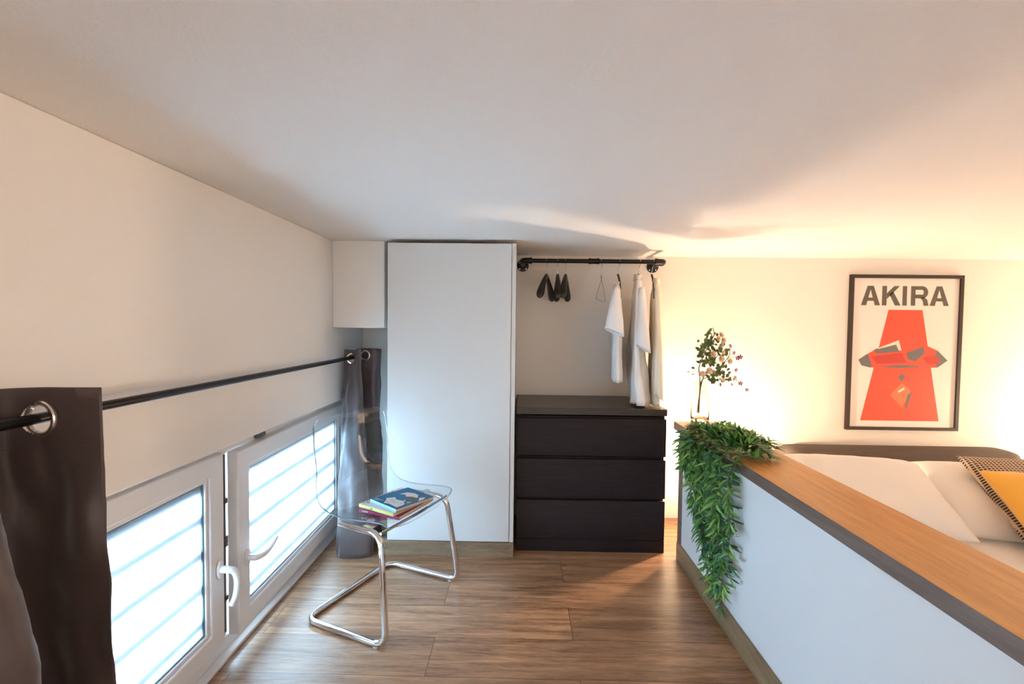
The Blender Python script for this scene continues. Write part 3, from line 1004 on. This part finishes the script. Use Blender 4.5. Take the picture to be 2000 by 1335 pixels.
def bar(x0, y0, x1, y1, w_): plate([(x0, y0), (x0 + w_, y0), (x1 + w_, y1), (x1, y1)])
def letterA(x0, x1, ax0, ax1):
    st, am = 41, (ax0 + ax1) / 2
    plate([(ax0, 148), (ax1, 148), (x1, 297), (x1 - st, 297), (am, 176), (x0 + st, 297), (x0, 297)])
    f = lambda y: (y - 176) / 121
    xl = lambda y: am + (x0 + st - am) * f(y)
    xr = lambda y: am + (x1 - st - am) * f(y)
    plate([(xl(238), 238), (xr(238), 238), (xr(263), 263), (xl(263), 263)])
letterA(205, 352, 255, 302)
plate([(368, 148), (404, 148), (401, 297), (365, 297)])
plate([(460, 148), (503, 148), (403, 248), (403, 204)])
plate([(424, 216), (452, 190), (510, 297), (465, 297)])
plate([(524, 148), (558, 148), (556, 297), (522, 297)])
plate([(588, 148), (623, 148), (621, 297), (586, 297)])
def arcband(cx, cy, ri, ro, yi, yo, a0, a1, n=10):
    for k in range(n):
        p, q = R(a0 + (a1 - a0) * k / n), R(a0 + (a1 - a0) * (k + 1) / n)
        plate([(cx + ri * math.cos(p), cy + yi * math.sin(p)), (cx + ro * math.cos(p), cy + yo * math.sin(p)), (cx + ro * math.cos(q), cy + yo * math.sin(q)), (cx + ri * math.cos(q), cy + yi * math.sin(q))])
plate([(620, 148), (675, 148), (675, 176), (620, 176)])
plate([(620, 212), (675, 212), (675, 241), (620, 241)])
arcband(675, 194.5, 9, 44, 18.5, 46.5, -90, 90)
plate([(660, 238), (690, 232), (712, 250), (723, 297), (684, 297), (678, 262)])
letterA(730, 878, 782, 826)
o = obj('title_lettering', b, 'ink', t, smooth=False); o.parent = pp
b = B()
plate([(418, 330), (678, 330), (818, 1185), (212, 1185)])
o = obj('tapered_red_block', b, 'red', t, smooth=False); o.parent = pp
# plain abstract shapes in place of the printed artwork
b = B()
def shape(pts, mi, k):
    f = poly(b, [pu(x, y, k) for x, y in pts], mi)
def lens(cx, cy, rx, ry, mi, k, n=28, cut=None):
    shape([(cx + rx * math.cos(2 * math.pi * i / n), cy + ry * math.sin(2 * math.pi * i / n)) for i in range(n)], mi, k)
shape([(192, 715), (330, 628), (500, 560), (540, 640), (640, 640), (720, 605), (800, 640), (876, 715), (800, 770), (280, 775)], 0, 2)
shape([(192, 715), (262, 668), (300, 770), (280, 775), (215, 760)], 2, 3)
shape([(800, 640), (876, 715), (800, 770), (760, 700)], 2, 3)
shape([(335, 628), (500, 562), (522, 640), (420, 650)], 3, 3)
shape([(310, 640), (480, 596), (505, 650), (330, 668)], 2, 4)
shape([(560, 660), (690, 612), (700, 660), (630, 722), (575, 710)], 2, 4)
shape([(300, 690), (520, 660), (560, 735), (330, 745)], 1, 4)
shape([(690, 690), (790, 680), (830, 730), (720, 745)], 1, 4)
shape([(350, 768), (520, 752), (700, 762), (520, 776)], 2, 4)
shape([(528, 820), (556, 848), (528, 880), (500, 848)], 2, 2)
shape([(528, 890), (600, 945), (535, 1085), (440, 985)], 4, 2)
shape([(572, 985), (612, 962), (556, 1110)], 2, 3)
shape([(500, 955), (545, 925), (552, 940), (508, 968)], 3, 3)
o = obj('abstract_artwork', b, ['red', 'deepred', 'slate_ink', 'cream_ink', 'orange_ink'], t, smooth=False); o.parent = pp

# ------------------------------------------------------------------ sofa bed with its bolster
t = thing('sofa_bed', 'white-made sofa bed with a grey-brown bolster against the back wall', 'bed', (2.25, 2.2, 0))
b = B(); box(b, 1.31, 3.05, 1.00, 3.08, 0.04, 0.22); obj('base', b, 'sofa', t, bevel=.02, seg=3)
for x in (1.4, 2.97):
    for y in (1.1, 3.0):
        b = B(); lathe(b, [(0, 0), (.02, 0), (.022, .042), (0, .042)], 14, (x, y, 0)); obj('leg', b, 'black_plastic', t)
b = B()
NXm, NYm = 40, 48
def mz(u, v):
    e = min(u, 1 - u, v, 1 - v)
    rnd_ = 1 - max(0, 1 - e / .06) ** 2.2
    return .22 + (.175) * rnd_ + .010 * noise.noise(Vector((u * 5, v * 6, 1.7))) + .005 * noise.noise(Vector((u * 14 + 3 * v, v * 9, 4.1)))
V = [[b.verts.new((1.30 + 1.76 * i / NXm, .98 + 1.93 * j / NYm, mz(i / NXm, j / NYm))) for i in range(NXm + 1)] for j in range(NYm + 1)]
for j in range(NYm):
    for i in range(NXm):
        b.faces.new((V[j][i], V[j][i + 1], V[j + 1][i + 1], V[j + 1][i]))
obj('duvet', b, 'bedding', t, angle=180)
# bolster: soft block, rounded ends, top sloping up to the wall
b = B()
rings = []
NX = 40
for i in range(NX + 1):
    u = -1 + 2 * i / NX
    x = 2.30 + u * .745
    e = max(0, 1 - (1 - abs(u)) / .16)
    sh = math.sqrt(max(0, 1 - e ** 2.4)) if e < 1 else 0
    sh = max(sh, .05)
    zt_f, zt_b = .20 + .300 * (0.55 + .45 * sh), .20 + (.300) * sh
    yf = 3.09 - (.175) * (0.35 + .65 * sh)
    wv = .006 * noise.noise(Vector((x * 4, 0, 0)))
    ring_ = [(yf - .005, .20), (yf - .012, .32), (yf - .010 + wv, zt_f - .05), (yf + wv, zt_f - .012), (yf + .012, zt_f), ((yf + 3.09) / 2, max(zt_f, (zt_f + zt_b) / 2 + .006)), (3.075, max(zt_b, zt_f * .97)), (3.095, max(zt_b, zt_f * .97) - .02), (3.095, .20)]
    rings.append([(x, y, z) for y, z in ring_])
loft(b, rings)
obj('bolster', b, 'sofa', t, subsurf=1, angle=180)

def pillow(name, label, cat, loc, rot, wd, dp, th, m, seed=0, group=None, pinch=.05, piping=None, wr=.012):
    """local: lying flat, x width, y depth, z thickness (centre at the origin)"""
    t = thing(name, label, cat, loc, rot, group, world=False)
    n = 30
    b = B()
    def pt(u, v, s):
        k = (1 - u ** 4) * (1 - v ** 4)
        h = th / 2 * max(0, k) ** .55
        inx = 1 - pinch * (1 - abs(v) ** 2) * abs(u) ** 3 
        iny = 1 - pinch * (1 - abs(u) ** 2) * abs(v) ** 3
        wz = noise.noise(Vector((u * 2.2 + seed, v * 2.2, s))) * wr * k + noise.noise(Vector((u * 5 + seed, v * 3 + u * 2, s * 2))) * wr * .45 * k
        return (u * wd / 2 * inx, v * dp / 2 * iny, s * h + wz)
    grid = {}
    for s in (1, -1):
        for j in range(n + 1):
            for i in range(n + 1):
                u, v = -1 + 2 * i / n, -1 + 2 * j / n
                # denser near the rim
                u, v = math.sin(u * math.pi / 2), math.sin(v * math.pi / 2)
                rim = i in (0, n) or j in (0, n)
                if rim and (i, j, 1) in grid:
                    grid[(i, j, s)] = grid[(i, j, 1)]
                else:
                    grid[(i, j, s)] = b.verts.new(pt(u, v, s))
        for j in range(n):
            for i in range(n):
                q = [grid[(i, j, s)], grid[(i + 1, j, s)], grid[(i + 1, j + 1, s)], grid[(i, j + 1, s)]]
                b.faces.new(q if s > 0 else q[::-1])
    o = obj('cushion_cover', b, m, t, angle=180)
    return t
pillow('pillow', 'large white pillow on the left half of the sofa bed, nearest the ledge', 'pillow', (1.505, 2.115, .515), (R(22), R(0), R(-13)), .58, .47, .15, 'bedding', 1)
pillow('pillow', 'white pillow under the check cushion on the right half of the sofa bed', 'pillow', (2.10, 2.07, .505), (R(21), R(0), R(-12)), .62, .47, .14, 'bedding', 4)
pillow('cushion', 'dark and cream woven check cushion behind the yellow one', 'cushion', (2.135, 1.965, .545), (R(33), R(0), R(-8)), .45, .44, .10, 'check', 7)
pillow('cushion', 'small mustard yellow cushion in front of the check cushion', 'cushion', (2.035, 1.80, .560), (R(28), R(0), R(-14)), .40, .38, .10, 'yellow', 9)

# ------------------------------------------------------------------ bedside lamps (hidden behind the ledge / beyond the bed)
def lamp(label, x, y, h, bulb):
    t = thing('bedside_lamp', label, 'lamp', (x, y, 0), world=False)
    b = B(); lathe(b, [(0, 0), (.07, 0), (.07, .012), (.012, .02), (.009, .03), (.009, h - .075), (.022, h - .06), (.022, h - .027), (0, h - .027)], 24); obj('stand', b, 'lamp_white', t)
    b = B(); bmesh.ops.create_uvsphere(b, u_segments=20, v_segments=12, radius=.022); bmesh.ops.translate(b, vec=(0, 0, h), verts=b.verts); obj('bulb', b, bulb, t)
lamp('small warm bedside lamp on the floor behind the end of the low partition', 1.14, 2.86, .485, 'bulb')
lamp('small warm bedside lamp on the floor at the right end of the sofa bed', 3.60, 2.72, .62, 'bulb_dim')

# ------------------------------------------------------------------ vase and flowers
VX, VY, VZ = .970, 2.628, .7099
b = B()
outer = [(0, 0), (.036, 0), (.043, .004), (.0475, .014), (.0485, .03), (.0485, .128), (.046, .143), (.038, .155), (.0345, .163), (.0345, .222), (.036, .226)]
inner = [(.033, .226), (.0315, .222), (.0315, .164), (.035, .156), (.043, .142), (.0455, .127), (.0455, .034), (.040, .022), (.0, .018)]
lathe(b, outer + inner, 36, (VX, VY, VZ))
tag(obj('vase', b, 'vase'), 'pink-tinted clear glass bottle vase on the far end of the oak ledge', 'vase')

def leaf(bm, base, d, up, ln, wd, fold=.25, droop=.15, mi=0, nseg=3):
    base, d, up = Vector(base), Vector(d).normalized(), Vector(up)
    s = d.cross(up)
    if s.length < 1e-3: s = d.orthogonal()
    s.normalize(); n = s.cross(d).normalized()
    prof = ((0, .06), (.28, .85), (.55, 1.0), (.8, .62), (1.0, .02)) if nseg > 2 else ((0, .08), (.4, 1.0), (1.0, .02))
    L_, C_, R_ = [], [], []
    for q, wq in prof:
        c = base + d * ln * q - n * (droop * ln * q * q)
        C_.append(bm.verts.new(c))
        L_.append(bm.verts.new(c + s * wd * .5 * wq + n * fold * wd * .5 * wq))
        R_.append(bm.verts.new(c - s * wd * .5 * wq + n * fold * wd * .5 * wq))
    for i in range(len(prof) - 1):
        for a, c in ((L_, C_), (C_, R_)):
            f = bm.faces.new((a[i], c[i], c[i + 1], a[i + 1]))
            f.material_index = mi
    return

F_, FO = 953.18, Vector((0, 0, CAM_H))
def bq(cx, cy, y=VY):
    """a point of the bouquet from its place in a close look at the flowers, on the plane through the vase"""
    px, py = 1280 + cx / 4.45, 600 + cy / 4.45
    v = (px - 1000) / F_ * _r2 + _f - (py - 667.5) / F_ * _u2
    return FO + v * (y / v.y)
NECK = Vector((VX, VY, VZ + .215))
BASE = Vector((VX - .012, VY, VZ + .05))
rnd = random.Random(42)
def flower(bm, c, r, npet, facing, mi=0, wd=.6, layers=1):
    facing = Vector(facing).normalized()
    a = facing.orthogonal().normalized(); bb = facing.cross(a)
    for ly in range(layers):
        for k in range(npet):
            q = 2 * math.pi * (k + .5 * ly) / npet + rnd.uniform(-.1, .1)
            d = (a * math.cos(q) + bb * math.sin(q)) + facing * (.25 + .55 * ly)
            leaf(bm, Vector(c) + d.normalized() * r * .08, d, facing, r * (1 - .18 * ly), r * wd, .1, .1, mi)

def sprig(name, label, main, twigs, leaves, stem_m='stem', flowers=(), fl_name='blossom', fl_mat='blossom', fr=.016, npet=6, layers=3, y=VY, leafsize=(.035, .018)):
    t = thing(name, label, 'flowers', tuple(BASE), world=True)
    b = B()
    path = catmull([BASE + Vector((rnd.uniform(-.008, .008), rnd.uniform(-.01, .01), 0)), NECK + Vector((rnd.uniform(-.014, .014), rnd.uniform(-.014, .014), 0))] + [bq(*p, y) for p in main], 6)
    tube(b, path, [.0032 - .0016 * i / len(path) for i in range(len(path))], 6)
    for tw in twigs:
        pts = catmull([bq(*p, y + rnd.uniform(-.02, .02)) for p in tw], 4)
        tube(b, pts, .0011, 5)
    obj('stem', b, stem_m, t)
    if leaves:
        b = B()
        for (cx, cy, ang, ln, wd) in leaves:
            p = bq(cx, cy, y + rnd.uniform(-.03, .03))
            d = Vector((math.cos(R(ang)), rnd.uniform(-.6, .4), math.sin(R(ang))))
            leaf(b, p, d, (rnd.uniform(-.3, .3), -1, rnd.uniform(.1, .6)), ln, wd, .2, .12)
        obj('leaves', b, 'bleaf', t)
    for (cx, cy, *o_) in flowers:
        p = bq(cx, cy, y + rnd.uniform(-.035, .0))
        b = B()
        flower(b, p, fr * (o_[0] if o_ else 1), npet, (rnd.uniform(-.4, .5), -1, rnd.uniform(-.2, .6)), layers=layers)
        obj(fl_name, b, fl_mat, t)
    return t

def scatter(n, region, size, seed):
    rr = random.Random(seed)
    out = []
    for _ in range(n):
        cx, cy = rr.uniform(region[0], region[1]), rr.uniform(region[2], region[3])
        a = rr.uniform(20, 160) if rr.random() < .7 else rr.uniform(-60, 240)
        out.append((cx, cy, a, rr.uniform(*size), rr.uniform(.012, .021)))
    return out
sprig('leafy_branch', 'dark leafy branch rising highest from the glass vase', [(380, 520), (430, 400), (470, 310), (510, 240), (500, 175)],
      [[(380, 520), (300, 560), (245, 552)], [(430, 400), (400, 350), (395, 290)], [(380, 520), (350, 470), (380, 380)], [(470, 310), (560, 250)]],
      [(510, 250, 95, .024, .008), (495, 250, 112, .022, .007), (520, 235, 80, .016, .007), (420, 330, 125, .018, .009), (445, 320, 140, .016, .010), (345, 530, 165, .021, .015), (300, 560, 170, .014, .006), (330, 590, 120, .016, .008)]
      + scatter(55, (375, 500, 300, 500), (.016, .030), 1) + scatter(16, (440, 540, 200, 330), (.014, .024), 11) + [(400, 430, 150, .024, .018), (440, 420, 60, .026, .018), (410, 460, 200, .02, .016)])
sprig('cream_blossoms', 'cream blossoms among green leaves in the glass vase', [(440, 580), (500, 480), (560, 380), (580, 270)],
      [[(440, 580), (420, 580)], [(500, 480), (580, 450)], [(500, 480), (640, 470)], [(500, 560), (570, 630)]],
      scatter(85, (400, 620, 300, 620), (.018, .034), 2) + scatter(14, (480, 640, 560, 670), (.016, .028), 12) + [(560, 520, 20, .032, .022), (540, 560, 60, .034, .022), (450, 620, -20, .03, .02), (560, 650, -75, .026, .015), (490, 640, -100, .018, .012), (600, 620, -15, .03, .012)],
      'green_stem', [(570, 240), (590, 285), (545, 270, .8), (575, 330, .8), (500, 405, 1.15), (570, 445, 1.2), (645, 468, 1.0), (410, 575, 1.1), (470, 552, 1.15), (590, 390, .7), (585, 635, .8)], 'blossom', 'blossom', .0185, 8, 3, VY - .012)
sprig('purple_flowers', 'sprays of small purple flowers leaning right out of the glass vase', [(470, 600), (560, 520), (640, 420), (650, 340)],
      [[(560, 520), (640, 440), (725, 435)], [(600, 470), (680, 395)], [(500, 610), (620, 580), (700, 540)], [(500, 610), (620, 605), (690, 620), (740, 660)], [(690, 620), (760, 690), (795, 716)], [(620, 605), (665, 668)]],
      scatter(8, (600, 690, 560, 640), (.010, .016), 5), 'green_stem',
      [(650, 335, 1.0), (682, 395, .95), (715, 440, 1.1), (738, 432, 1.1), (700, 543, .95), (692, 608, .8), (740, 660, 1.05), (797, 717, .9), (665, 670, .7), (600, 400, .6)], 'purple_flower', 'purple', .0125, 5, 1, VY - .02)

# ------------------------------------------------------------------ trailing plant over the ledge
t = thing('trailing_plant', 'trailing green plant with narrow leaves draped over the oak ledge', 'plant', (.95, 2.15, .71))
rnd = random.Random(7)
LZ = .7098
def vine(root, over_y, end_y, end_z, out, seed, dens=1.0):
    rr = random.Random(seed)
    x0, y0 = root
    ctrl = [Vector((x0, y0, LZ + .012)), Vector((x0 * .5 + .42, (y0 + over_y) / 2, LZ + rr.uniform(.015, .04))), Vector((.845, over_y, LZ + rr.uniform(.015, .035))), Vector((.825 - out * .6, over_y, LZ - .03))]
    zz = LZ - .03
    k = 4
    for i in range(1, k + 1):
        s = i / k
        ctrl.append(Vector((.826 - out * (1 - s * .45) + rr.uniform(-.006, .006), over_y + (end_y - over_y) * s ** 1.2 + rr.uniform(-.012, .012), zz + (end_z - zz) * s)))
    pts = catmull(ctrl, 8)
    b = B()
    tube(b, pts, .0012, 4, mi=1)
    acc = 0
    for i in range(1, len(pts)):
        seg = pts[i] - pts[i - 1]
        acc += seg.length * dens
        while acc > .019:
            acc -= .019
            p = pts[i - 1].lerp(pts[i], rr.random())
            tg = seg.normalized()
            for _ in range(rr.choice((2, 2, 3))):
                a = rr.uniform(0, 6.28)
                o = Vector((math.cos(a), math.sin(a), 0))
                o = (o - tg * o.dot(tg))
                if o.length < .1: continue
                o.normalize()
                onl = p.z > LZ
                d = tg * rr.uniform(.0, .75) + o + Vector((0, 0, rr.uniform(0, .5) if onl else -.15))
                if onl and d.z < -.05: d.z = rr.uniform(0, .3)
                if not onl and d.x > 0 and p.x + d.normalized().x * .04 > PX - .004: d.x = -abs(d.x) * .3
                leaf(b, p, d, (0, 0, 1) if onl else (-1, rr.uniform(-.6, .2), .4), rr.uniform(.034, .060), rr.uniform(.0075, .0125), .15, .25)
    o = obj('vine', b, ['leaf', 'green_stem'], t, smooth=False)
def prog(u): return u
for i in range(25):
    u = (i + .5) / 25
    oy = 2.43 - .60 * u + rnd.uniform(-.02, .02)        # where it crosses the edge, far to near
    # hanging depth profile: longest near the middle-near side
    dz = .40 + .22 * math.sin(min(1, u * 1.35) * math.pi * .5) - (.18 if u > .85 else 0)
    dz *= rnd.uniform(.55, 1.0) if i % 3 else 1.0
    ey = oy + (1.87 - oy) * .42 + rnd.uniform(-.03, .03)
    vine((rnd.uniform(.88, .97), min(2.36, oy + rnd.uniform(-.07, .04))), oy, ey, LZ - dz, rnd.uniform(.01, .05), i)
for i in range(16):
    oy = rnd.uniform(2.02, 2.42)
    vine((rnd.uniform(.86, .93), oy + rnd.uniform(-.06, .02)), oy, oy + rnd.uniform(-.05, .03), LZ - rnd.uniform(.10, .22), rnd.uniform(.015, .05), 300 + i, 1.3)
# sprays lying on the ledge towards the bed side
def spray(p0, p1, p2, seed):
    rr = random.Random(seed)
    pts = catmull([p0, p1, p2], 8)
    b = B(); tube(b, pts, .0012, 4, mi=1)
    for i in range(1, len(pts)):
        for _ in range(3):
            p = pts[i - 1].lerp(pts[i], rr.random())
            tg = (pts[i] - pts[i - 1]).normalized()
            a = rr.uniform(0, 6.28)
            d = tg * .6 + Vector((math.cos(a), math.sin(a), rr.uniform(-.05, .6)))
            if p.z + d.normalized().z * .04 < LZ + .003: d.z = abs(d.z) + .05
            leaf(b, p, d, (0, 0, 1), rr.uniform(.034, .058), rr.uniform(.008, .0125), .15, .1)
    obj('vine', b, ['leaf', 'green_stem'], t, smooth=False)
for i in range(34):
    x, y = rnd.uniform(.85, .95), rnd.uniform(1.96, 2.31)
    q = Vector((rnd.uniform(.92, 1.045), y + rnd.uniform(-.14, .06), LZ + rnd.uniform(.015, .05)))
    spray(Vector((x, y, LZ + .012)), (Vector((x, y, LZ)) + q) / 2 + Vector((0, 0, .035)), q, 100 + i)

for o in bpy.data.objects:
    for k in ('_world', '_base'):
        if k in o: del o[k]
